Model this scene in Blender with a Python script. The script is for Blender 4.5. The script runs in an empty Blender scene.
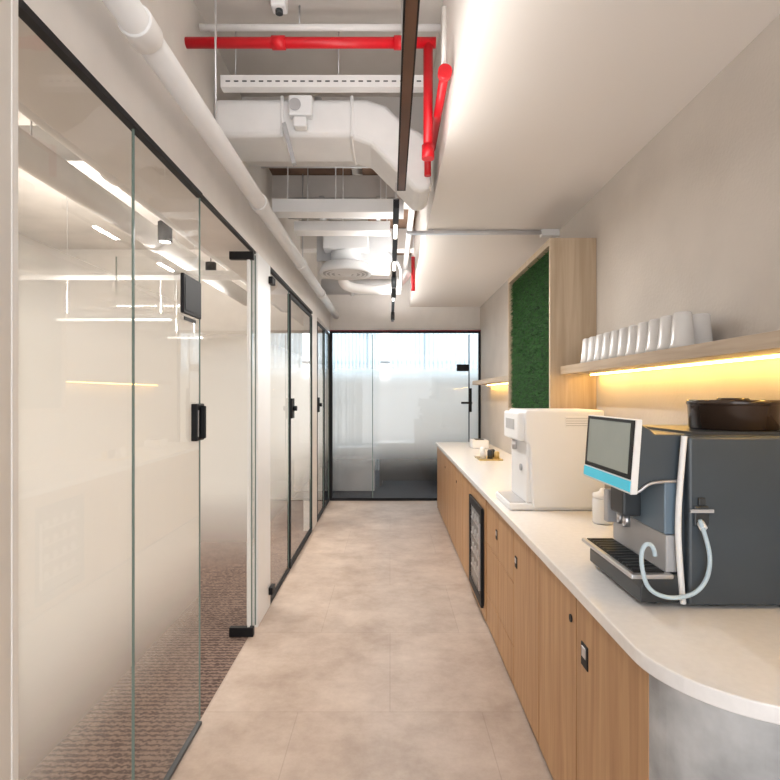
import bpy, bmesh, math, random
from mathutils import Vector, Matrix
random.seed(4)
S=bpy.context.scene
S.view_settings.view_transform='Standard'
S.view_settings.exposure=0.62
COL=S.collection

# ---------------- materials ----------------
def newmat(name):
    m=bpy.data.materials.new(name); m.use_nodes=True
    nt=m.node_tree; b=nt.nodes['Principled BSDF']
    return m,nt,b
def N(nt,t,**k):
    n=nt.nodes.new(t)
    for a,v in k.items(): setattr(n,a,v)
    return n
def flat(name,col,rough=.5,metal=0,var=.06,scale=6,emit=None,es=0,bump=0,spec=.5):
    m,nt,b=newmat(name)
    g=N(nt,'ShaderNodeNewGeometry'); n=N(nt,'ShaderNodeTexNoise'); n.inputs['Scale'].default_value=scale
    n.inputs['Detail'].default_value=4
    nt.links.new(g.outputs['Position'],n.inputs['Vector'])
    r=N(nt,'ShaderNodeValToRGB')
    r.color_ramp.elements[0].position=.3; r.color_ramp.elements[1].position=.7
    r.color_ramp.elements[0].color=[max(0,c*(1-var)) for c in col]+[1]
    r.color_ramp.elements[1].color=[min(1,c*(1+var)) for c in col]+[1]
    nt.links.new(n.outputs['Fac'],r.inputs['Fac']); nt.links.new(r.outputs['Color'],b.inputs['Base Color'])
    b.inputs['Roughness'].default_value=rough; b.inputs['Metallic'].default_value=metal; b.inputs['Specular IOR Level'].default_value=spec
    if emit:
        b.inputs['Emission Color'].default_value=(*emit,1); b.inputs['Emission Strength'].default_value=es
    if bump:
        bp=N(nt,'ShaderNodeBump'); bp.inputs['Strength'].default_value=bump; bp.inputs['Distance'].default_value=.01
        n2=N(nt,'ShaderNodeTexNoise'); n2.inputs['Scale'].default_value=60
        nt.links.new(g.outputs['Position'],n2.inputs['Vector'])
        nt.links.new(n2.outputs['Fac'],bp.inputs['Height']); nt.links.new(bp.outputs['Normal'],b.inputs['Normal'])
    return m
def wood(name,c1,c2,horizontal=False):
    m,nt,b=newmat(name)
    g=N(nt,'ShaderNodeNewGeometry'); mp=N(nt,'ShaderNodeMapping')
    mp.inputs['Scale'].default_value=(30,2,30) if horizontal else (22,22,1.3)
    n=N(nt,'ShaderNodeTexNoise'); n.inputs['Scale'].default_value=1.3; n.inputs['Detail'].default_value=6; n.inputs['Distortion'].default_value=.6
    nt.links.new(g.outputs['Position'],mp.inputs['Vector']); nt.links.new(mp.outputs['Vector'],n.inputs['Vector'])
    r=N(nt,'ShaderNodeValToRGB'); r.color_ramp.elements[0].position=.3; r.color_ramp.elements[1].position=.68
    r.color_ramp.elements[0].color=(*c1,1); r.color_ramp.elements[1].color=(*c2,1)
    nt.links.new(n.outputs['Fac'],r.inputs['Fac']); nt.links.new(r.outputs['Color'],b.inputs['Base Color'])
    b.inputs['Roughness'].default_value=.45
    return m
M_wood=wood('oak_veneer',(.36,.19,.085),(.50,.30,.15))
M_woodl=wood('oak_light',(.40,.30,.20),(.51,.40,.285))
M_woodh=wood('oak_shelf',(.34,.25,.17),(.45,.345,.24),True)
M_wall=flat('plaster_greige',(.53,.485,.44),.8,var=.05,bump=.15,scale=3)
M_white=flat('paint_white',(.74,.71,.68),.7,var=.03)
M_soffit=flat('paint_soffit',(.80,.755,.715),.75,var=.015,scale=1)
M_offw=flat('paint_offwhite',(.64,.60,.555),.7,var=.03)
M_duct=flat('duct_white',(.80,.795,.79),.6,var=.03)
M_ductg=flat('duct_grey',(.55,.55,.56),.6,var=.05)
M_slab=flat('slab_painted',(.60,.56,.52),.9,var=.1,scale=2)
M_brown=flat('brown_board',(.20,.12,.08),.9,var=.3,scale=4)  # brown paints in the darkness of openings between ceiling services
M_red=flat('red_paint',(.55,.004,.012),.4,var=.05)
M_maroon=flat('maroon_trim',(.20,.01,.02),.5,var=.05)
M_black=flat('black_metal',(.010,.010,.012),.5,var=.1,spec=.2)
M_bronze=flat('track_diffuser_bronze',(.12,.05,.024),.3,var=.1)
M_dark=flat('dark_plastic',(.03,.035,.04),.35)
M_steel=flat('steel',(.6,.6,.62),.3,.9)
M_top=flat('quartz_top',(.80,.785,.775),.22,var=.03,scale=40)
M_conc=flat('concrete_panel',(.38,.385,.39),.7,var=.28,scale=9)
M_plw=flat('white_plastic',(.80,.805,.81),.35,var=.01)
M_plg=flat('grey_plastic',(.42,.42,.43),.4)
M_slate=flat('slate_body',(.05,.064,.078),.35,var=.06)
M_slate_lit=flat('slate_front',(.14,.20,.26),.3,var=.1)  # lighter than the body: light on the recess front put into the colour
M_cyan=flat('cyan_light',(.04,.35,.45),.4,emit=(.03,.45,.6),es=.35)
M_screen=flat('screen',(.14,.15,.14),.15,emit=(.20,.23,.19),es=.3)
M_led=flat('led_warm',(1,.8,.4),.5,emit=(1,.60,.15),es=24)
M_lin=flat('lamp_white',(1,.95,.9),.5,emit=(1,.94,.86),es=4)
M_hop=flat('hopper_smoke',(.03,.018,.012),.12)
M_cup=flat('frosted_tumbler',(.60,.585,.57),.25,var=.03)
M_hose=flat('hose',(.48,.60,.68),.35)
M_gold=flat('brass',(.6,.45,.2),.3,.7)
M_darkfab=flat('dark_fabric',(.035,.045,.055),.9)
M_carpetd=flat('charcoal_carpet',(.03,.035,.045),.95,var=.2,scale=30)

def floor_mat():
    m,nt,b=newmat('floor_concrete_tile')
    g=N(nt,'ShaderNodeNewGeometry')
    n=N(nt,'ShaderNodeTexNoise'); n.inputs['Scale'].default_value=2.4; n.inputs['Detail'].default_value=12; n.inputs['Roughness'].default_value=.72
    nt.links.new(g.outputs['Position'],n.inputs['Vector'])
    r=N(nt,'ShaderNodeValToRGB'); r.color_ramp.elements[0].position=.30; r.color_ramp.elements[1].position=.72
    r.color_ramp.elements[0].color=(.33,.245,.19,1); r.color_ramp.elements[1].color=(.58,.475,.40,1)
    nt.links.new(n.outputs['Fac'],r.inputs['Fac'])
    br=N(nt,'ShaderNodeTexBrick'); br.offset=.5
    br.inputs['Scale'].default_value=1; br.inputs['Mortar Size'].default_value=.0025
    br.inputs['Brick Width'].default_value=.9; br.inputs['Row Height'].default_value=.9
    br.inputs['Color1'].default_value=(1,1,1,1); br.inputs['Color2'].default_value=(.95,.95,.95,1); br.inputs['Mortar'].default_value=(.82,.81,.80,1)
    nt.links.new(g.outputs['Position'],br.inputs['Vector'])
    mx=N(nt,'ShaderNodeMix',data_type='RGBA',blend_type='MULTIPLY'); mx.inputs[0].default_value=1
    nt.links.new(r.outputs['Color'],mx.inputs[6]); nt.links.new(br.outputs['Color'],mx.inputs[7])
    nt.links.new(mx.outputs[2],b.inputs['Base Color']); b.inputs['Roughness'].default_value=.45
    return m
M_floor=floor_mat()
def carpet_mat():
    m,nt,b=newmat('striped_carpet')
    g=N(nt,'ShaderNodeNewGeometry'); w=N(nt,'ShaderNodeTexWave'); w.bands_direction='Y'
    w.inputs['Scale'].default_value=9; w.inputs['Distortion'].default_value=6; w.inputs['Detail'].default_value=6; w.inputs['Detail Scale'].default_value=5
    nt.links.new(g.outputs['Position'],w.inputs['Vector'])
    r=N(nt,'ShaderNodeValToRGB')
    r.color_ramp.elements[0].color=(.06,.036,.03,1); r.color_ramp.elements[1].color=(.22,.15,.12,1)
    nt.links.new(w.outputs['Color'],r.inputs['Fac']); nt.links.new(r.outputs['Color'],b.inputs['Base Color'])
    b.inputs['Roughness'].default_value=.95
    return m
M_carpet=carpet_mat()
def glass_mat(name,tint=(.95,.96,.955)):
    m,nt,b=newmat(name); nt.nodes.remove(b)
    out=[n for n in nt.nodes if n.type=='OUTPUT_MATERIAL'][0]
    t=N(nt,'ShaderNodeBsdfTransparent'); t.inputs[0].default_value=(*tint,1)
    g=N(nt,'ShaderNodeBsdfGlossy'); g.inputs['Roughness'].default_value=.01
    f=N(nt,'ShaderNodeLayerWeight'); f.inputs['Blend'].default_value=.5
    p=N(nt,'ShaderNodeMath',operation='POWER'); p.inputs[1].default_value=5
    mu=N(nt,'ShaderNodeMath',operation='MULTIPLY_ADD'); mu.inputs[1].default_value=.9; mu.inputs[2].default_value=.05
    x=N(nt,'ShaderNodeMixShader')
    nt.links.new(f.outputs['Facing'],p.inputs[0]); nt.links.new(p.outputs[0],mu.inputs[0]); nt.links.new(mu.outputs[0],x.inputs[0])
    nt.links.new(t.outputs[0],x.inputs[1]); nt.links.new(g.outputs[0],x.inputs[2]); nt.links.new(x.outputs[0],out.inputs[0])
    return m
M_glass=glass_mat('clear_glass')
M_edge=flat('glass_edge',(.16,.22,.20),.2)
def film_mat():
    m,nt,b=newmat('frosted_gradient_film'); nt.nodes.remove(b)
    out=[n for n in nt.nodes if n.type=='OUTPUT_MATERIAL'][0]
    g=N(nt,'ShaderNodeNewGeometry'); s=N(nt,'ShaderNodeSeparateXYZ'); nt.links.new(g.outputs['Position'],s.inputs[0])
    mr=N(nt,'ShaderNodeMapRange'); mr.inputs[1].default_value=0; mr.inputs[2].default_value=2.5
    nt.links.new(s.outputs['Z'],mr.inputs[0])
    r=N(nt,'ShaderNodeValToRGB'); cr=r.color_ramp; cr.interpolation='EASE'
    cr.elements[0].position=.15; cr.elements[0].color=(0,0,0,1)
    cr.elements[1].position=.41; cr.elements[1].color=(.97,.97,.97,1)
    e=cr.elements.new(.68); e.color=(.97,.97,.97,1)
    e=cr.elements.new(.83); e.color=(0,0,0,1)
    nt.links.new(mr.outputs[0],r.inputs['Fac'])
    t=N(nt,'ShaderNodeBsdfTransparent')
    d=N(nt,'ShaderNodeBsdfDiffuse'); d.inputs[0].default_value=(.86,.85,.83,1)
    tl=N(nt,'ShaderNodeBsdfTranslucent'); tl.inputs[0].default_value=(.90,.90,.89,1)
    m1=N(nt,'ShaderNodeMixShader'); m1.inputs[0].default_value=.5
    nt.links.new(d.outputs[0],m1.inputs[1]); nt.links.new(tl.outputs[0],m1.inputs[2])
    m2=N(nt,'ShaderNodeMixShader'); nt.links.new(r.outputs['Color'],m2.inputs[0])
    nt.links.new(t.outputs[0],m2.inputs[1]); nt.links.new(m1.outputs[0],m2.inputs[2]); nt.links.new(m2.outputs[0],out.inputs[0])
    return m
M_film=film_mat()
def sheer_mat(name,dc,tc,op,mixt):
    m,nt,b=newmat(name); nt.nodes.remove(b)
    out=[n for n in nt.nodes if n.type=='OUTPUT_MATERIAL'][0]
    d=N(nt,'ShaderNodeBsdfDiffuse'); d.inputs[0].default_value=(*dc,1)
    tl=N(nt,'ShaderNodeBsdfTranslucent'); tl.inputs[0].default_value=(*tc,1)
    t=N(nt,'ShaderNodeBsdfTransparent')
    a=N(nt,'ShaderNodeMixShader'); a.inputs[0].default_value=mixt
    nt.links.new(d.outputs[0],a.inputs[1]); nt.links.new(tl.outputs[0],a.inputs[2])
    c=N(nt,'ShaderNodeMixShader'); c.inputs[0].default_value=op
    nt.links.new(t.outputs[0],c.inputs[1]); nt.links.new(a.outputs[0],c.inputs[2]); nt.links.new(c.outputs[0],out.inputs[0])
    return m
M_sheer=sheer_mat('sheer_curtain',(.66,.74,.78),(.48,.60,.67),.9,.5)
M_blind=sheer_mat('roller_blind',(.58,.50,.42),(.44,.38,.31),.985,.5)
def moss_mat():
    m,nt,b=newmat('moss_green')
    g=N(nt,'ShaderNodeNewGeometry'); n=N(nt,'ShaderNodeTexNoise'); n.inputs['Scale'].default_value=45
    nt.links.new(g.outputs['Position'],n.inputs['Vector'])
    r=N(nt,'ShaderNodeValToRGB'); r.color_ramp.elements[0].position=.35; r.color_ramp.elements[1].position=.7
    r.color_ramp.elements[0].color=(.002,.02,.002,1); r.color_ramp.elements[1].color=(.018,.12,.008,1)
    nt.links.new(n.outputs['Fac'],r.inputs['Fac']); nt.links.new(r.outputs['Color'],b.inputs['Base Color']); b.inputs['Roughness'].default_value=.8
    return m
M_moss=moss_mat()

# ---------------- geometry helpers ----------------
def empty(name,loc=(0,0,0)):
    e=bpy.data.objects.new(name,None); e.location=loc; e.empty_display_size=.1; COL.objects.link(e); return e
def finish(name,me,mat,parent,center=None,bevel=0,smooth=False,seg=2):
    o=bpy.data.objects.new(name,me)
    if center is None:
        vs=[v.co for v in me.vertices]
        center=Vector([(min(v[i] for v in vs)+max(v[i] for v in vs))/2 for i in range(3)])
    me.transform(Matrix.Translation(-Vector(center)))
    o.location=Vector(center)
    if parent:
        o.parent=parent; o.location=Vector(center)-parent.location
    if mat: me.materials.append(mat)
    COL.objects.link(o)
    if smooth:
        for p in me.polygons: p.use_smooth=True
    if bevel:
        b=o.modifiers.new('bevel','BEVEL'); b.width=bevel; b.segments=seg; b.limit_method='ANGLE'
    return o
def box(name,x0,x1,y0,y1,z0,z1,mat,parent=None,bevel=0,seg=2):
    v=[(x,y,z) for x in(x0,x1) for y in(y0,y1) for z in(z0,z1)]
    f=[(0,1,3,2),(4,6,7,5),(0,4,5,1),(2,3,7,6),(0,2,6,4),(1,5,7,3)]
    me=bpy.data.meshes.new(name); me.from_pydata(v,[],f)
    return finish(name,me,mat,parent,bevel=bevel,seg=seg)
def prism(name,pts,axis,a0,a1,mat,parent=None,bevel=0,seg=2,smooth=False):
    def mk(p,a):
        return {'y':(p[0],a,p[1]),'z':(p[0],p[1],a),'x':(a,p[0],p[1])}[axis]
    n=len(pts); v=[mk(p,a0) for p in pts]+[mk(p,a1) for p in pts]
    f=[tuple(range(n)),tuple(range(2*n-1,n-1,-1))]+[(i,(i+n),((i+1)%n)+n,(i+1)%n) for i in range(n)]
    me=bpy.data.meshes.new(name); me.from_pydata(v,[],f)
    bm=bmesh.new(); bm.from_mesh(me); bmesh.ops.recalc_face_normals(bm,faces=bm.faces); bm.to_mesh(me); bm.free()
    return finish(name,me,mat,parent,bevel=bevel,seg=seg,smooth=smooth)
def quad(name,v,mat,parent):
    me=bpy.data.meshes.new(name); me.from_pydata(v,[],[(0,1,2,3)]); return finish(name,me,mat,parent)
def cyl(name,p0,p1,r,mat,parent=None,r2=None,seg=24,bevel=0):
    p0=Vector(p0);p1=Vector(p1); d=p1-p0
    bm=bmesh.new(); bmesh.ops.create_cone(bm,cap_ends=True,segments=seg,radius1=r,radius2=r if r2 is None else r2,depth=d.length)
    me=bpy.data.meshes.new(name); bm.to_mesh(me); bm.free()
    me.transform(Matrix.Translation((p0+p1)/2)@d.to_track_quat('Z','Y').to_matrix().to_4x4())
    for p in me.polygons: p.use_smooth=len(p.vertices)==4
    return finish(name,me,mat,parent,bevel=bevel)
def tube(name,pts,r,mat,parent=None,smooth=True):
    cu=bpy.data.curves.new(name,'CURVE'); cu.dimensions='3D'; cu.bevel_depth=r; cu.bevel_resolution=5; cu.use_fill_caps=True
    c=Vector(pts[0])
    s=cu.splines.new('NURBS'); s.points.add(len(pts)-1)
    for q,p in zip(s.points,pts): q.co=(*(Vector(p)-c),1)
    s.use_endpoint_u=True; s.order_u=3; s.resolution_u=10
    cu.materials.append(mat)
    tmp=bpy.data.objects.new(name+'_t',cu); COL.objects.link(tmp)
    dg=bpy.context.evaluated_depsgraph_get(); dg.update()
    me=bpy.data.meshes.new_from_object(tmp.evaluated_get(dg)); bpy.data.objects.remove(tmp)
    me.transform(Matrix.Translation(c)); me.materials.clear()
    o=finish(name,me,mat,parent,smooth=True); return o
def lathe_into(bm,prof,c,seg=20):
    rings=[]
    for r,z in prof:
        rings.append([bm.verts.new((c[0]+r*math.cos(2*math.pi*i/seg),c[1]+r*math.sin(2*math.pi*i/seg),c[2]+z)) for i in range(seg)])
    for a,b in zip(rings,rings[1:]):
        for i in range(seg): bm.faces.new((a[i],a[(i+1)%seg],b[(i+1)%seg],b[i])).smooth=True
    if prof[0][0]>0: bm.faces.new(rings[0][::-1])
    if prof[-1][0]>0: bm.faces.new(rings[-1])
def lathe(name,prof,c,mat,parent=None,seg=28):
    bm=bmesh.new(); lathe_into(bm,prof,c,seg); bmesh.ops.recalc_face_normals(bm,faces=bm.faces)
    me=bpy.data.meshes.new(name); bm.to_mesh(me); bm.free()
    return finish(name,me,mat,parent)

GX=-.886; END=8.15; WX=1.33; SLAB=3.7
# ---------------- room shell ----------------
box('floor',GX-.02,WX+.1,-1.5,END,-.1,0,M_floor)
box('floor_carpet_left',-5,GX-.02,-1.5,END,-.1,0,M_carpet)
box('floor_carpet_end',-3,3.5,END,11.6,-.1,0,M_carpetd)
box('ceiling',-5.1,WX+.1,-1.5,11.6,SLAB,SLAB+.2,M_slab)
box('wall_right',WX,WX+.1,-1.5,END,0,SLAB,M_wall)
box('ceiling_soffit',.29,WX,-1.5,END,2.85,SLAB,M_soffit)
box('wall_left_near',GX-.16,GX,-1.5,1.29,0,2.5,M_offw)
box('wall_left_upper',-1.2,-1.07,-1.5,END,2.8,SLAB,M_offw)
box('wall_left_bulkhead',-1.2,GX,-1.5,END,2.5,2.8,M_white)
box('wall_left_column',GX-.07,GX+.005,3.68,4.07,0,2.5,M_plw,bevel=.004)
box('wall_left_pier',GX-.1,GX,6.29,6.7,0,2.5,M_white)
box('wall_end_header',-5.1,WX+.1,END,END+.12,2.5,SLAB,M_white)
box('wall_end_left',-5.1,GX-.1,END,END+.1,0,2.5,M_offw)
box('wall_end_right',WX,3.6,END,END+.1,0,2.5,M_offw)
box('wall_end_room_left',-3.1,-3.0,END+.12,11.6,0,SLAB,M_offw)
box('wall_end_room_right',3.5,3.6,END+.1,11.6,0,SLAB,M_offw)
box('wall_left_rear',-5.1,GX-.16,-1.6,-1.5,0,SLAB,M_offw)
box('wall_room_window_sill',-5.1,-5,-1.5,END,0,.5,M_offw)
box('wall_room_window_head',-5.1,-5,-1.5,END,2.7,SLAB,M_offw)
for i,y in enumerate((-1.5,.9,3.3,5.7,END-.1)): box('window_mullion_%d'%i,-5.1,-5,y,y+.1,.5,2.7,M_plw)
rb=empty('roller_blind',(-4.95,3.3,1.6))  # blind added to hold back daylight entering the left room
for i,y in enumerate((-1.45,.95,3.35,5.75)):
    quad('fabric_%d'%i,[(-4.95,y,.45),(-4.95,y+2.3,.45),(-4.95,y+2.3,2.72),(-4.95,y,2.72)],M_blind,rb); cyl('roller_%d'%i,(-4.95,y,2.74),(-4.95,y+2.3,2.74),.03,M_plw,rb)
wn=empty('window_end',(0,11.55,1.8))
for i,x in enumerate((-2.9,-1.7,-.5,.7,1.9,3.1)): box('mullion_%d'%i,x,x+.06,11.5,11.56,0,SLAB,M_plg,wn)
box('transom',-3,3.5,11.5,11.56,2.2,2.26,M_plg,wn); box('sill',-3,3.5,11.5,11.58,0,.75,M_plg,wn)
def curtain(name,x0,x1,y,z0,z1):
    n=260; v=[];f=[]
    for i in range(n+1):
        x=x0+(x1-x0)*i/n; yy=y+.04*math.sin(i*.9)+.015*math.sin(i*2.3)
        v+= [(x,yy,z0),(x,yy,z1)]
    for i in range(n): f.append((2*i,2*i+2,2*i+3,2*i+1))
    me=bpy.data.meshes.new(name); me.from_pydata(v,[],f); return finish(name,me,M_sheer,None,smooth=True)
curtain('sheer_curtain',-3,-.2,11.3,.01,3.1); curtain('sheer_curtain.001',.0,3.4,11.3,.01,3.1)
d=empty('office_desk',(.2,9.6,0))
box('top',-.2,1.5,9.3,10,.70,.74,M_dark,d); box('modesty_panel',-.15,1.45,9.33,9.36,.1,.7,M_dark,d)
box('leg_1',-.18,-.13,9.36,9.95,0,.7,M_dark,d); box('leg_2',1.43,1.48,9.36,9.95,0,.7,M_dark,d)
box('low_cabinet',.5,2.6,10.3,10.75,0,1.25,M_darkfab,bevel=.01)
box('low_cabinet.001',-1.3,-.25,8.9,9.25,0,.7,M_plg,bevel=.01)

# ---------------- glass partitions ----------------
def gpanel(name,y0,y1,parent,z0=.02,z1=2.48,x=GX-.01,film=True):
    quad(name,[(x,y0,z0),(x,y1,z0),(x,y1,z1),(x,y0,z1)],M_glass,parent)
    box(name+'_edge_a',x-.005,x+.003,y0-.001,y0+.001,z0,z1,M_edge,parent)
    box(name+'_edge_b',x-.005,x+.003,y1-.001,y1+.001,z0,z1,M_edge,parent)
    if film:
        xx=x-.004
        quad(name+'_film',[(xx,y0,z0),(xx,y1,z0),(xx,y1,z1),(xx,y0,z1)],M_film,parent)
gp=empty('glass_partition',(GX,2,0))
gpanel('pane_1',1.31,1.925,gp); gpanel('pane_2',1.93,2.6,gp)
box('top_channel',GX-.025,GX+.003,1.31,2.6,2.478,2.5,M_black,gp)
box('top_channel_b',GX-.025,GX-.003,2.6,3.66,2.485,2.5,M_black,gp)
box('bottom_channel',GX-.02,GX+.0,1.31,2.6,0,.015,M_dark,gp)
box('jamb_strip',GX-.02,GX+.004,1.29,1.31,0,2.5,M_white,gp)
dr=empty('door_glass_open',(GX,3.55,0))
quad('leaf',[(-1.76,3.55,.03),(GX-.02,3.55,.03),(GX-.02,3.55,2.44),(-1.76,3.55,2.44)],M_glass,dr)
quad('film',[(-1.76,3.554,.03),(GX-.02,3.554,.03),(GX-.02,3.554,2.44),(-1.76,3.554,2.44)],M_film,dr)
box('clamp_top',-1.03,GX+.01,3.53,3.57,2.42,2.47,M_black,dr,.003)
box('clamp_bottom',-1.03,GX+.01,3.53,3.57,0.001,.06,M_black,dr,.003)
box('edge',GX-.03,GX-.016,3.543,3.557,.06,2.42,M_plw,dr)
box('edge_far',-1.763,-1.758,3.545,3.556,.03,2.44,M_edge,dr)
sp=empty('glass_side_pane',(GX,3.62,0))
gpanel('pane',3.58,3.675,sp)
g2=empty('glass_partition',(GX,4.5,0))
gpanel('pane',4.08,4.88,g2)
box('top_channel',GX-.025,GX+.004,4.07,6.29,2.475,2.5,M_black,g2); box('bottom_channel',GX-.03,GX+.002,4.07,4.88,0,.02,M_black,g2)
box('corner_cap_top',GX+.006,GX+.035,4.0,4.1,2.36,2.41,M_black,g2); box('corner_cap_bottom',GX+.006,GX+.035,4.0,4.1,.1,.15,M_black,g2)
def framed(name,y0,y1,z1=2.45,handle=True,w=.022):
    e=empty(name,(GX,(y0+y1)/2,0))
    gpanel('pane',y0+w,y1-w,e,.04,z1-w)
    box('stile_1',GX-.025,GX+.004,y0,y0+w,.005,z1,M_black,e); box('stile_2',GX-.025,GX+.004,y1-w,y1,.005,z1,M_black,e)
    box('rail_top',GX-.025,GX+.004,y0+w,y1-w,z1-w,z1,M_black,e); box('rail_bottom',GX-.025,GX+.004,y0+w,y1-w,.005,.04,M_black,e)
    if handle:
        box('lock_plate',GX+.004,GX+.018,y0+.01,y0+.12,1.34,1.52,M_black,e,.003)
        cyl('knob',(GX+.018,y0+.06,1.43),(GX+.05,y0+.06,1.43),.022,M_black,e)
    return e
framed('door_glass_framed',4.9,6.27)
framed('door_glass_framed',6.72,7.45); framed('window_interior',7.47,END-.07,handle=False)
lk=empty('door_lock',(GX,2.58,1.43))
box('plate',GX-.03,GX+.012,2.50,2.6,1.34,1.51,M_black,lk,.004); box('lever',GX+.012,GX+.035,2.54,2.56,1.35,1.5,M_black,lk,.004); box('face',GX+.0125,GX+.014,2.51,2.52,1.36,1.48,M_plg,lk)
bp=empty('room_booking_panel',(GX,2.45,1.97))
box('housing',GX-.004,GX+.012,2.34,2.56,1.90,2.07,M_black,bp,.004); box('display',GX+.0122,GX+.014,2.355,2.545,1.915,2.055,M_black,bp); box('label',GX-.003,GX+.0,2.38,2.52,1.875,1.89,M_black,bp)

# end glass wall
eg=empty('end_glass_partition',(0.2,END,0))
def epane(n,x0,x1):
    y=END-.025; quad(n,[(x0,y,.04),(x1,y,.04),(x1,y,2.44),(x0,y,2.44)],M_glass,eg)
    y=END-.015; quad(n+'_film',[(x0,y,.04),(x1,y,.04),(x1,y,2.44),(x0,y,2.44)],M_film,eg)
epane('pane_1',-.86,-.26); epane('pane_2',-.255,1.16); epane('pane_3',1.165,1.30)
box('frame_top',GX,WX,END-.06,END,2.46,2.5,M_black,eg); box('frame_bottom',GX,WX,END-.06,END,0,.04,M_black,eg)
box('frame_left',GX,GX+.04,END-.06,END,.04,2.46,M_black,eg); box('frame_right',WX-.03,WX,END-.06,END,.04,2.46,M_black,eg)
box('joint_1',-.262,-.25,END-.035,END-.018,.04,2.44,M_edge,eg); box('joint_2',1.155,1.17,END-.035,END-.018,.04,2.44,M_black,eg)
box('reader',.98,1.15,END-.06,END-.031,1.90,2.0,M_black,eg,.004)
box('handle_plate',1.16,1.2,END-.06,END-.031,1.3,1.65,M_black,eg,.004); box('handle_lever',1.04,1.2,END-.1,END-.08,1.42,1.45,M_black,eg); box('handle_stem',1.15,1.18,END-.09,END-.05,1.42,1.45,M_black,eg)
box('red_trim',GX,WX,END-.075,END-.061,2.485,2.5,M_maroon,eg)

# ---------------- left meeting room contents ----------------
def linlamp(x0,x1,y,z,e_=0):
    e=empty('linear_pendant_lamp',((x0+x1)/2,y,z))
    box('housing',x0,x1,y-.03,y+.03,z,z+.05,M_plw,e); box('diffuser',x0+.01,x1-.01,y-.025,y+.025,z-.015,z,M_lin,e)
    for x in(x0+.1,x1-.1): cyl('wire',(x,y,z+.05),(x,y,SLAB),.003,M_steel,e,seg=6)
    if e_:
        for s,rx in((-.02,0),(.06,math.pi)):
            L=bpy.data.lights.new('lamp_light','AREA'); L.shape='RECTANGLE'; L.size=x1-x0-.04; L.size_y=.05; L.energy=e_; L.color=(1,.95,.88)
            o=bpy.data.objects.new('lamp_light',L); COL.objects.link(o); o.parent=e; o.location=Vector(((x0+x1)/2,y,z+s))-e.location; o.rotation_euler=(rx,0,0)
linlamp(-3.2,-2.1,5.3,2.28,32); linlamp(-2.5,-2.1,6.2,2.2,12)
linlamp(-3.8,-2.4,.7,2.6,36)  # extra lamp out of view, added to brighten the left room
def pend(x,y,z,h=.14,r=.05):
    e=empty('cylinder_pendant_lamp',(x,y,z))
    cyl('shade',(x,y,z),(x,y,z+h),r,M_black,e); cyl('bulb',(x,y,z-.003),(x,y,z+.002),r*.75,M_lin,e); cyl('cord',(x,y,z+h),(x,y,SLAB),.004,M_black,e,seg=6)
pend(-1.63,4.0,2.66); pend(-1.72,5.3,2.7,.12)
def pipe(name,pts,r,mat,flanges=(),hangers=()):
    e=empty(name,pts[0])
    for i,(a,b) in enumerate(zip(pts,pts[1:])): cyl('run_%d'%i,a,b,r,mat,e)
    for i,p in enumerate(pts[1:-1]):
        bm=bmesh.new(); bmesh.ops.create_uvsphere(bm,u_segments=20,v_segments=12,radius=r*1.2); me=bpy.data.meshes.new('elbow'); bm.to_mesh(me); bm.free(); me.transform(Matrix.Translation(p)); finish('elbow_%d'%i,me,mat,e,smooth=True)
    for i,(p,dv) in enumerate(flanges):
        dv=Vector(dv); cyl('coupling_%d'%i,Vector(p)-dv*.5,Vector(p)+dv*.5,r*1.18,mat,e,bevel=.004)
    for i,(x,y,z) in enumerate(hangers): cyl('hanger_%d'%i,(x,y,z),(x,y,SLAB),.005,M_steel,e,seg=6)
    return e
pipe('room_pipe',[(-3.2,1.2,3.2),(-1.33,3.1,3.2)],.085,M_duct,hangers=[(-2,2.42,3.25)])
pipe('room_pipe',[(-4,3.4,3.1),(-1.33,3.4,3.1)],.10,M_duct,hangers=[(-2.6,3.4,3.15)])
pipe('room_pipe',[(-1.95,.5,2.85),(-1.95,7.5,2.85)],.09,M_duct,[((-1.95,2.2,2.85),(0,.08,0)),((-1.95,4.6,2.85),(0,.08,0))],hangers=[(-1.95,3,2.9)])
pipe('room_pipe',[(-1.45,.5,2.72),(-1.45,7.5,2.72)],.05,M_duct,[((-1.45,2.9,2.72),(0,.08,0))],hangers=[(-1.45,3,2.75)])
box('room_cable_tray',-3.5,-1.25,4.6,4.8,2.55,2.59,M_duct)
mt=empty('meeting_table',(-3,2.6,0)); box('top',-3.7,-2.3,1.6,3.8,.71,.75,M_woodl,mt,.006)
for i,(x,y) in enumerate(((-3.5,1.8),(-2.5,1.8),(-3.5,3.6),(-2.5,3.6))): box('leg_%d'%i,x-.03,x+.03,y-.03,y+.03,0,.71,M_black,mt)

# ---------------- ceiling services ----------------
pipe('white_service_pipe',[(-.79,-.5,2.71),(-.79,8.1,2.71)],.046,M_duct,[((-.79,1.75,2.71),(0,.09,0)),((-.79,3.35,2.71),(0,.09,0)),((-.79,4.9,2.71),(0,.09,0)),((-.79,6.3,2.71),(0,.09,0))],hangers=[(-.79,2.5,2.74),(-.79,5.0,2.74)])
sr=empty('sprinkler_pipe',(0,2.9,3.4))
cyl('main',(-1.07,2.9,3.40),(.24,2.9,3.40),.027,M_red,sr)
cyl('coupling_1',(-.62,2.9,3.40),(-.55,2.9,3.40),.034,M_red,sr); cyl('coupling_2',(.02,2.9,3.40),(.09,2.9,3.40),.034,M_red,sr)
cyl('drop',(.20,2.9,3.40),(.20,2.9,2.80),.025,M_red,sr); cyl('drop_end',(.20,2.9,2.86),(.20,2.9,2.79),.033,M_red,sr)
cyl('branch_drop',(.25,2.55,3.34),(.25,2.55,3.0),.012,M_white,sr)
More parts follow.
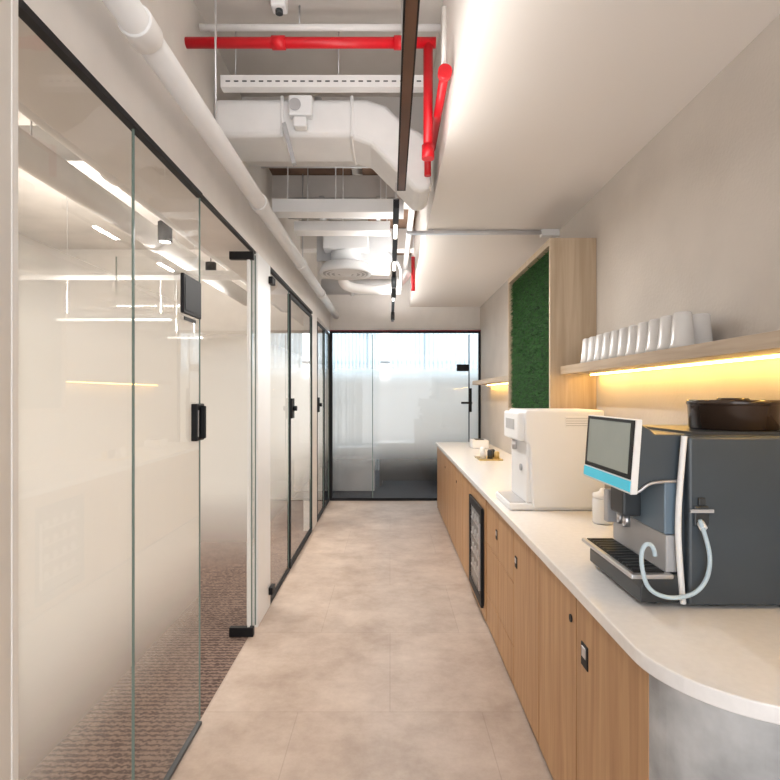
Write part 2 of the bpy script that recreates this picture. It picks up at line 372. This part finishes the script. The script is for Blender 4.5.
cyl('branch',(.25,2.5,3.02),(.25,3.3,3.02),.022,M_red,sr); cyl('branch_flange',(.25,2.5,3.02),(.25,2.54,3.02),.032,M_red,sr)
cyl('branch_down',(.225,3.3,3.04),(.225,3.3,2.86),.02,M_red,sr)
ct=empty('cable_tray',(-.4,3.2,3.36))
box('web',-.98,.24,3.19,3.20,3.33,3.40,M_duct,ct); box('flange_top',-.98,.24,3.2,3.25,3.395,3.40,M_duct,ct); box('flange_bottom',-.98,.24,3.2,3.25,3.33,3.335,M_duct,ct)
for i in range(24): box('slot_%d'%i,-.95+i*.048,-.95+i*.048+.026,3.188,3.19,3.36,3.367,M_dark,ct)
for x in(-.9,-.3,.1): cyl('rod_%d'%(x*10),(x,3.22,3.4),(x,3.22,SLAB),.004,M_steel,ct,seg=6)
dc=empty('air_duct',(-.4,3.6,3.1))
prism('trunk',[(-1.07,3.11),(-1.07,3.34),(-.14,3.34),(-.02,3.30),(.08,3.2),(.22,3.12),(.25,3.05),(.25,2.80),(.16,2.77),(.02,2.92),(-.12,3.06),(-.25,3.11)],'y',3.32,3.72,M_duct,dc,.04,4)
box('seam_1',-.66,-.64,3.31,3.73,3.10,3.35,M_duct,dc,.008)
box('seam_2',-.24,-.22,3.31,3.73,3.10,3.35,M_duct,dc,.008)
box('actuator',-.60,-.46,3.25,3.31,3.20,3.32,M_plw,dc,.01); box('actuator_base',-.57,-.49,3.24,3.31,3.13,3.19,M_plw,dc,.01); cyl('actuator_dial',(-.56,3.24,3.26),(-.56,3.25,3.26),.035,M_plg,dc)
prism('damper_arm',[(-.64,3.16),(-.62,3.17),(-.56,2.93),(-.58,2.92)],'y',3.27,3.31,M_plg,dc)
box('ceiling_brown_board',-1.07,-.35,4.2,5.4,3.55,3.6,M_brown); box('ceiling_brown_board.001',-.25,.29,4.3,7.9,3.55,3.6,M_brown)  # sheets whose colour stands in for dark ceiling openings
box('ceiling_beam',-1.07,.29,3.98,4.18,3.28,SLAB,M_white)
box('ceiling_beam.001',-1.07,.29,5.0,5.2,3.3,3.54,M_white)
box('ceiling_beam.002',-1.07,.29,6.6,6.8,3.3,3.54,M_white)
def tray(y,x0,x1,z,h=.06,d=.2,zt=3.548):
    e=empty('service_channel',((x0+x1)/2,y,z)); box('web',x0,x1,y,y+.01,z,z+h,M_duct,e); box('bed',x0,x1,y+.01,y+d,z,z+.006,M_duct,e); box('web_back',x0,x1,y+d,y+d+.01,z,z+h,M_duct,e)
    for i,x in enumerate((x0+.1,(x0+x1)/2,x1-.08)): cyl('rod_%d'%i,(x,y+.1,z+.006),(x,y+.1,zt),.005,M_duct,e,seg=6)
tray(4.22,-.9,.05,2.95,.1,.14); tray(4.6,-.8,.0,2.92,.08,.15); tray(6.35,-.6,-.3,2.95,.1)
ac=empty('fan_coil_unit',(-.4,5.4,2.9))
box('casing',-.68,.0,5.3,5.95,2.84,3.08,M_duct,ac,.01); box('casing_lip',-.70,.02,5.27,5.3,2.83,3.09,M_ductg,ac,.002); box('spigot_box',-.62,-.2,5.08,5.27,2.90,3.02,M_plw,ac,.01)
cyl('neck',(-.42,5.25,2.80),(-.42,5.25,2.95),.14,M_plw,ac)
lathe('round_diffuser',[(.14,.12),(.22,.10),(.25,.02),(.24,.0),(.20,.035),(.19,.0),(.165,.03),(.15,-.004),(.12,.03),(.10,-.008),(.07,.02),(.04,-.01),(.001,-.01)],(-.42,5.25,2.69),M_plw,ac)
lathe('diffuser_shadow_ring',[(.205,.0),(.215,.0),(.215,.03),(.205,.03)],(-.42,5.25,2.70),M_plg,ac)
for i,(x,y) in enumerate(((-.65,5.35),(-.03,5.35),(-.65,5.9),(-.03,5.9))): cyl('rod_%d'%i,(x,y,3.08),(x,y,3.69),.006,M_steel,ac,seg=6)
tube('flexible_hose',[(-.5,5.9,2.95),(-.55,6.05,2.78),(-.4,6.2,2.74),(-.1,6.25,2.74),(.1,6.28,2.8),(.2,6.3,2.95)],.055,M_duct,ac)
tube('drain_hose',[(-.05,5.3,2.95),(.05,5.25,2.85),(.1,5.3,2.78),(.12,5.6,2.76),(.12,6.4,2.78)],.015,M_plg,ac)
pipe('conduit_pipe',[(.2,4.3,3.25),(.2,7.8,3.25)],.03,M_duct,hangers=())
pipe('conduit_pipe',[(-.95,4.3,2.86),(-.95,8.1,2.86)],.022,M_ductg)
pipe('conduit_pipe',[(-.98,1.5,3.62),(-.1,2.7,3.62)],.015,M_duct)
pipe('conduit_pipe',[(-1.05,3.05,3.58),(.28,3.05,3.58)],.018,M_duct,hangers=[(-.5,3.05,3.59)])
pipe('conduit_pipe',[(-.35,.5,3.6),(-.35,2.8,3.6)],.02,M_ductg)
pipe('conduit_pipe',[(-1.05,4.5,3.42),(.1,4.5,3.42)],.02,M_ductg)
pipe('conduit_pipe',[(-.95,3.85,3.3),(-.5,3.85,3.3),(-.5,3.85,3.62)],.025,M_ductg)
pipe('return_duct',[(-.9,4.88,3.20),(.12,4.88,3.20)],.09,M_ductg,[((-.6,4.88,3.20),(.04,0,0)),((-.1,4.88,3.20),(.04,0,0))])
pipe('return_duct',[(-.9,7.3,2.98),(.15,7.3,2.98)],.10,M_ductg,[((-.5,7.3,2.98),(.04,0,0))],hangers=[(-.4,7.3,3.0)])
ds=empty('ceiling_sensor',(-.6,2.9,3.6)); box('body',-.63,-.55,2.9,2.98,3.60,SLAB,M_plw,ds,.01); cyl('lens',(-.59,2.94,3.58),(-.59,2.94,3.60),.02,M_dark,ds)
pipe('sprinkler_drop',[(.26,6.2,3.1),(.26,6.2,2.72)],.022,M_red,hangers=[(.26,6.2,3.1)])
cr_=empty('curtain_rail',(.7,4.35,2.83)); box('rail',.13,WX-.003,4.33,4.37,2.815,2.84,M_steel,cr_,.004); box('clip',.30,.34,4.335,4.365,2.84,2.85,M_steel,cr_); box('end_clip',WX-.14,WX-.002,4.32,4.38,2.80,2.849,M_plw,cr_)
def track_or_fill(par,x,y0,y1,z,e,up=True):
    L=bpy.data.lights.new('strip_light','AREA'); L.shape='RECTANGLE'; L.size=.03; L.size_y=y1-y0; L.energy=e; L.color=(1,.97,.93)
    o=bpy.data.objects.new('strip_light',L); COL.objects.link(o); o.parent=par; o.location=Vector((x,(y0+y1)/2,z))-par.location
    if up: o.rotation_euler=(math.pi,0,0)
tl=empty('linear_track_lamp',(.055,1.8,2.6))
box('housing',.036,.080,-.2,2.84,2.60,2.63,M_black,tl); box('diffuser',.042,.074,-.2,2.82,2.596,2.60,M_bronze,tl)
for i,y in enumerate((.6,1.6,2.7)): cyl('wire_%d'%i,(.058,y,2.63),(.058,y,SLAB),.003,M_steel,tl,seg=6)
track_or_fill(tl,.058,-.1,2.8,2.64,12)  # added upward fill for the ceiling; this track itself is unlit
t2=empty('linear_track_lamp',(.035,5,2.6))
box('housing',.018,.052,3.1,7.9,2.60,2.65,M_black,t2)
track_or_fill(t2,.035,4.4,7.8,2.66,17)  # upward fill added above the track to brighten the far ceiling
for i,y in enumerate((3.2,4.6,6.2,7.7)): cyl('wire_%d'%i,(.035,y,2.65),(.035,y,3.5 if y>3.8 else 2.78),.003,M_steel,t2,seg=6)
for i,y in enumerate((3.55,4.5,6.0)):
    box('module_%d'%i,.024,.046,y-.14,y+.14,2.594,2.60,M_lin,t2)
    track_or_fill(t2,.035,y-.14,y+.14,2.59,12,False)
for i,y in enumerate((4.9,5.4,7.0)): cyl('spot_%d'%i,(.035,y,2.6),(.035,y,2.50),.024,M_dark,t2)

# ---------------- counter ----------------
def arc(cx,cy,r,a0,a1,n=20): return [(cx+r*math.cos(math.radians(a0+(a1-a0)*i/n)),cy+r*math.sin(math.radians(a0+(a1-a0)*i/n))) for i in range(n+1)]
cb=empty('kitchen_counter',(1,4,0))
top=arc(.95,1.44,.32,180,270)+[(WX-.002,1.12),(WX-.002,7.62),(.63,7.62)]
prism('worktop',top,'z',.86,.90,M_top,cb,.004)
prism('curved_end',arc(.95,1.42,.30,180,270)+[(WX-.002,1.12),(WX-.002,1.42)],'z',.0,.86,M_conc,cb)
box('carcass',.672,WX-.002,1.425,7.6,0.0,.86,M_wood,cb)
box('end_panel',.65,.672,7.58,7.6,0,.86,M_wood,cb)
XF0,XF1=.65,.668
def door(y0,y1,n,z0=.02,z1=.85,m=M_wood): box(n,XF0,XF1,y0+.004,y1-.004,z0,z1,m,cb,.0015)
box('shadow_gap',.668,.6725,1.40,7.58,.0,.86,M_black,cb)
ys=[1.385,1.925,2.41,2.9]
for i in range(3): door(ys[i],ys[i+1],'cupboard_door_%d'%i)
for j,(a,b_) in enumerate(((.02,.22),(.226,.556),(.562,.85))):
    door(2.9,3.32,'drawer_a%d'%j,a,b_)
    door(3.32,3.72,'drawer_b%d'%j,a,b_)
y=4.42; i=3
while y<7.4: door(y,y+.527,'cupboard_door_%d'%i); y+=.527; i+=1
def hnd(y,z,k,big=False):
    w=.03 if big else .022
    box('handle_plate_%d'%k,XF0-.004,XF0+.002,y-w,y+w,z-w*1.3,z+w*1.3,M_black,cb,.002)
    box('handle_insert_%d'%k,XF0-.006,XF0-.003,y-w*.6,y+w*.6,z-w*.2,z+w*.95,M_steel,cb,.001)
hnd(1.84,.68,0,True)
def ring(y,z,k): cyl('lock_%d'%k,(XF0-.004,y,z),(XF0+.004,y,z),.014,M_black,cb)
ring(1.98,.75,1)
hnd(2.84,.69,2);  hnd(3.36,.70,3); ring(4.5,.7,4); ring(5.4,.7,5); ring(6.5,.7,6)
# wine cooler with glass door
box('cooler_frame',.646,.672,3.73,4.41,.02,.85,M_wood,cb)
box('cooler_back',.640,.648,3.79,4.35,.10,.76,M_dark,cb)
for k,(a,b_,c,e_) in enumerate(((3.78,3.84,.09,.77),(4.30,4.36,.09,.77),(3.84,4.30,.09,.15),(3.84,4.30,.71,.77))): box('cooler_door_frame_%d'%k,.622,.641,a,b_,c,e_,M_black,cb,.002)
for k in range(4):
    z=.24+k*.12; box('cooler_shelf_%d'%k,.630,.640,3.845,4.295,z,z+.012,M_steel,cb)
    for q in range(4): cyl('cooler_bottle_%d_%d'%(k,q),(.632,3.90+q*.11,z+.04),(.640,3.90+q*.11,z+.04),.026,M_ductg,cb,seg=14)
quad('cooler_glass',[(.626,3.84,.15),(.626,4.30,.15),(.626,4.30,.71),(.626,3.84,.71)],M_glass,cb)
box('cooler_handle',.610,.622,3.80,3.815,.2,.66,M_steel,cb)
# ---------------- shelves & moss box ----------------
sh=empty('wall_shelf',(1.15,2.2,1.7))
box('board',1.09,WX-.002,.9,3.53,1.682,1.732,M_woodh,sh,.001)
box('led_strip',WX-.06,WX-.045,.92,3.5,1.674,1.682,M_led,sh)
s2=empty('wall_shelf',(1.18,6.2,1.7)); box('board',1.09,WX-.002,4.85,7.3,1.682,1.732,M_woodh,s2); box('led_strip',WX-.05,WX-.035,4.87,7.28,1.674,1.682,M_led,s2)
mb=empty('moss_wall_cabinet',(1.17,4.2,2))
box('side_near',1.03,WX-.002,3.55,3.575,1.40,2.56,M_woodl,mb); box('side_far',1.03,WX-.002,4.80,4.825,1.40,2.56,M_woodl,mb)
box('top',1.03,WX-.002,3.575,4.80,2.52,2.56,M_woodl,mb); box('bottom',1.03,WX-.002,3.575,4.80,1.40,1.44,M_woodl,mb); box('back',1.07,WX-.002,3.575,4.80,1.44,2.52,M_moss,mb)
v=[];f=[]
for i in range(15000):
    yy=random.uniform(3.58,4.795); zz=random.uniform(1.45,2.51)
    l=random.uniform(.02,.045); a=random.gauss(-.6,.5); b=random.gauss(0,.7); w=.0035
    x0=1.07; tip=(x0-l*.9*abs(math.cos(a))-.002,yy+l*math.sin(b)*.5,zz+l*math.sin(a)*.8)
    tip=(tip[0],min(4.798,max(3.577,tip[1])),tip[2])
    k=len(v); v+=[(x0,yy-w,zz),(x0,yy+w,zz+w),((x0+tip[0])/2,yy+w+ (tip[1]-yy)/2,zz+(tip[2]-zz)*.3),tip]; f+=[(k,k+1,k+2),(k,k+2,k+3)]
me=bpy.data.meshes.new('moss_blades'); me.from_pydata(v,[],f); finish('moss_blades',me,M_moss,mb)
bm=bmesh.new()
for r in range(2):
    for i in range(11):
        lathe_into(bm,[(.047,0),(.048,.012),(.044,.02),(.034,.138),(.029,.143)],(1.15+r*.1,2.17+i*.102+r*.05,1.7322),18)
bmesh.ops.recalc_face_normals(bm,faces=bm.faces); me=bpy.data.meshes.new('t'); bm.to_mesh(me); bm.free(); finish('stacked_tumblers',me,M_cup,None)

# ---------------- coffee machine ----------------
cm=empty('coffee_machine',(1.05,1.9,.9))
Z0=.9005
for i,(x,yy) in enumerate(((.82,1.74),(1.27,1.74),(.82,2.07),(1.27,2.07))): cyl('foot_%d'%i,(x,yy,Z0),(x,yy,.916),.02,M_black,cm)
prism('body',[(.885,.915),(1.31,.915),(1.31,1.428),(.905,1.428),(.895,1.40),(.878,1.15)],'y',1.70,2.11,M_slate,cm,.006)
box('side_panel',.905,1.308,1.67,1.70,.912,1.424,M_slate,cm,.008)
tube('side_trim',[(.897,1.682,1.425),(.888,1.682,1.33),(.878,1.682,1.2),(.878,1.682,1.08),(.893,1.682,.915)],.009,M_plw,cm)
box('front_recess_panel',.845,.885,1.70,2.105,1.12,1.285,M_slate_lit,cm,.004)
box('front_recess_lower',.85,.885,1.70,2.105,1.003,1.118,M_plg,cm,.004)
prism('lower_cheek',[(.765,.915),(.885,.915),(.885,1.0),(.84,1.0),(.775,.985),(.765,.96)],'y',1.685,2.115,M_dark,cm,.004)
box('drip_tray_rim',.735,.865,1.68,2.12,.988,1.003,M_steel,cm,.004)
box('drip_tray_grid',.75,.845,1.70,2.10,1.0025,1.006,M_black,cm)
for i in range(12): box('grid_bar_%d'%i,.755,.84,1.725+i*.032,1.731+i*.032,1.006,1.009,M_dark,cm)
prism('head',[(.772,1.46),(.80,1.445),(.818,1.428),(.905,1.428),(.89,1.285),(.80,1.28),(.755,1.25)],'y',1.70,2.10,M_slate,cm,.004)
tube('head_trim',[(.748,1.697,1.248),(.765,1.695,1.252),(.79,1.695,1.275),(.82,1.695,1.283),(.885,1.695,1.286)],.005,M_steel,cm)
prism('screen_bezel',[(.752,1.475),(.772,1.475),(.756,1.245),(.734,1.245)],'y',1.685,2.09,M_plw,cm,.003)
prism('screen_frame',[(.7485,1.472),(.7525,1.472),(.7395,1.29),(.7355,1.29)],'y',1.69,2.085,M_black,cm,.001)
prism('screen_glass',[(.7465,1.462),(.7495,1.462),(.7385,1.305),(.7355,1.305)],'y',1.712,2.062,M_screen,cm)
prism('cyan_strip',[(.7335,1.285),(.7375,1.285),(.735,1.253),(.731,1.253)],'y',1.69,2.085,M_cyan,cm)
box('spout',.785,.85,1.86,1.97,1.14,1.25,M_dark,cm,.008); cyl('nozzle_1',(.81,1.89,1.14),(.81,1.89,1.10),.012,M_steel,cm); cyl('nozzle_2',(.81,1.94,1.14),(.81,1.94,1.10),.012,M_steel,cm)
box('steam_wand_holder',.80,.855,2.03,2.07,1.08,1.2,M_plg,cm,.006)
box('top_deck',.93,1.31,1.70,2.10,1.428,1.436,M_dark,cm)
lathe('hopper',[(.128,0),(.132,.004),(.136,.078),(.138,.082),(.140,.084),(.140,.094),(.136,.098)],(1.155,1.86,1.436),M_hop,cm,40)
lathe('hopper_lid_knob',[(.05,0),(.045,.006)],(1.155,1.86,1.534),M_hop,cm,24)
box('socket_plate',.918,.962,1.663,1.671,1.155,1.215,M_dark,cm,.004); box('socket_bar',.905,.975,1.66,1.666,1.195,1.205,M_plg,cm); box('socket_button',.93,.95,1.66,1.667,1.217,1.24,M_dark,cm,.002)
cyl('hose_nut',(.935,1.663,1.165),(.937,1.648,1.15),.011,M_plw,cm)
hp=[(700,520),(707,540),(711,562),(706,583),(692,596),(668,599),(648,590),(642,570),(641,552),(646,543),(654,546),(655,556)]
tube('hose',[((x-390)/335,1.648,1.55-(y_-395)/335) for x,y_ in hp],.0065,M_hose,cm)

# ---------------- water dispenser ----------------
wd=empty('water_dispenser',(1,3.4,.9))
prism('body',[(.80,.912),(1.20,.912),(1.21,1.3),(1.20,1.465),(.765,1.465),(.752,1.445),(.757,1.29),(.78,1.27)],'y',3.09,3.52,M_plw,wd,.02,4)
box('head_face',.72,.765,3.11,3.49,1.29,1.452,M_plw,wd,.012,3)
box('base',.67,1.2,3.10,3.51,.9005,.94,M_plw,wd,.012,3)
box('drip_grid',.68,.77,3.13,3.48,.94,.944,M_plg,wd)
box('control_display',.717,.721,3.2,3.42,1.35,1.41,M_plg,wd); cyl('tap',(.745,3.3,1.29),(.745,3.3,1.23),.014,M_steel,wd)
box('front_column',.768,.81,3.11,3.50,.94,1.285,M_plw,wd,.01); cyl('button',(.758,3.22,1.13),(.77,3.22,1.13),.02,M_plg,wd)
box('vent',.98,1.17,3.087,3.091,1.37,1.43,M_plw,wd,.001)
for i in range(4): box('vent_slat_%d'%i,.985,1.165,3.085,3.088,1.377+i*.013,1.380+i*.013,M_plg,wd)

cn=empty('sugar_canister',(1.1,2.8,.9)); lathe('jar',[(.045,0),(.05,.01),(.05,.12),(.046,.13)],(1.08,2.8,.9005),M_plw,cn); lathe('lid',[(.05,0),(.05,.02),(.02,.03),(.012,.045)],(1.08,2.8,1.031),M_plw,cn)
c2=empty('paper_cup_stack',(1.13,2.5,.9)); lathe('cup',[(.028,0),(.04,.1),(.042,.102),(.036,.102)],(1.1,2.5,.9005),M_plw,c2)
ctr=empty('condiment_tray',(1,5.6,.9))
box('tray',.88,1.12,5.45,5.75,.9005,.915,M_gold,ctr,.004)
for i,(x,yy,h,m) in enumerate(((.93,5.52,.07,M_cup),(1.0,5.52,.09,M_dark),(1.07,5.53,.07,M_gold),(.95,5.66,.1,M_plw),(1.05,5.66,.08,M_dark))):
    lathe('jar_%d'%i,[(.027,0),(.028,h*.8),(.02,h),(.006,h*1.02)],(x,yy,.915),m,ctr,16)
ph=empty('paper_towel_box',(1.1,6.9,.9)); box('body',1.0,1.2,6.7,6.95,.9005,1.0,M_plw,ph,.01); box('slot',1.05,1.15,6.75,6.9,1.0,1.006,M_dark,ph)

# ---------------- world, lights, camera ----------------
w=bpy.data.worlds.new('World'); S.world=w; w.use_nodes=True; nt=w.node_tree
bg=nt.nodes['Background']; bg.inputs[0].default_value=(.97,.98,1,1); bg.inputs[1].default_value=2.2
def area(name,loc,rot,sx,sy,e,c=(1,1,1)):
    L=bpy.data.lights.new(name,'AREA'); L.shape='RECTANGLE'; L.size=sx; L.size_y=sy; L.energy=e; L.color=c
    o=bpy.data.objects.new(name,L); o.location=loc; o.rotation_euler=rot; COL.objects.link(o); return o
area('window_daylight_end',(0,11.7,1.6),(math.radians(-90),0,0),6,2.6,90,(.9,.96,1))
area('window_daylight_left',(-5.2,3.3,1.6),(0,math.radians(-90),0),2.2,9,220,(1,.98,.95))
cam=bpy.data.cameras.new('Camera'); cam.sensor_width=36; cam.lens=552/780*36; cam.shift_y=.0064; cam.clip_start=.02
co=bpy.data.objects.new('Camera',cam); co.location=(0,0,1.55); co.rotation_euler=(math.radians(90),0,0); COL.objects.link(co); S.camera=co
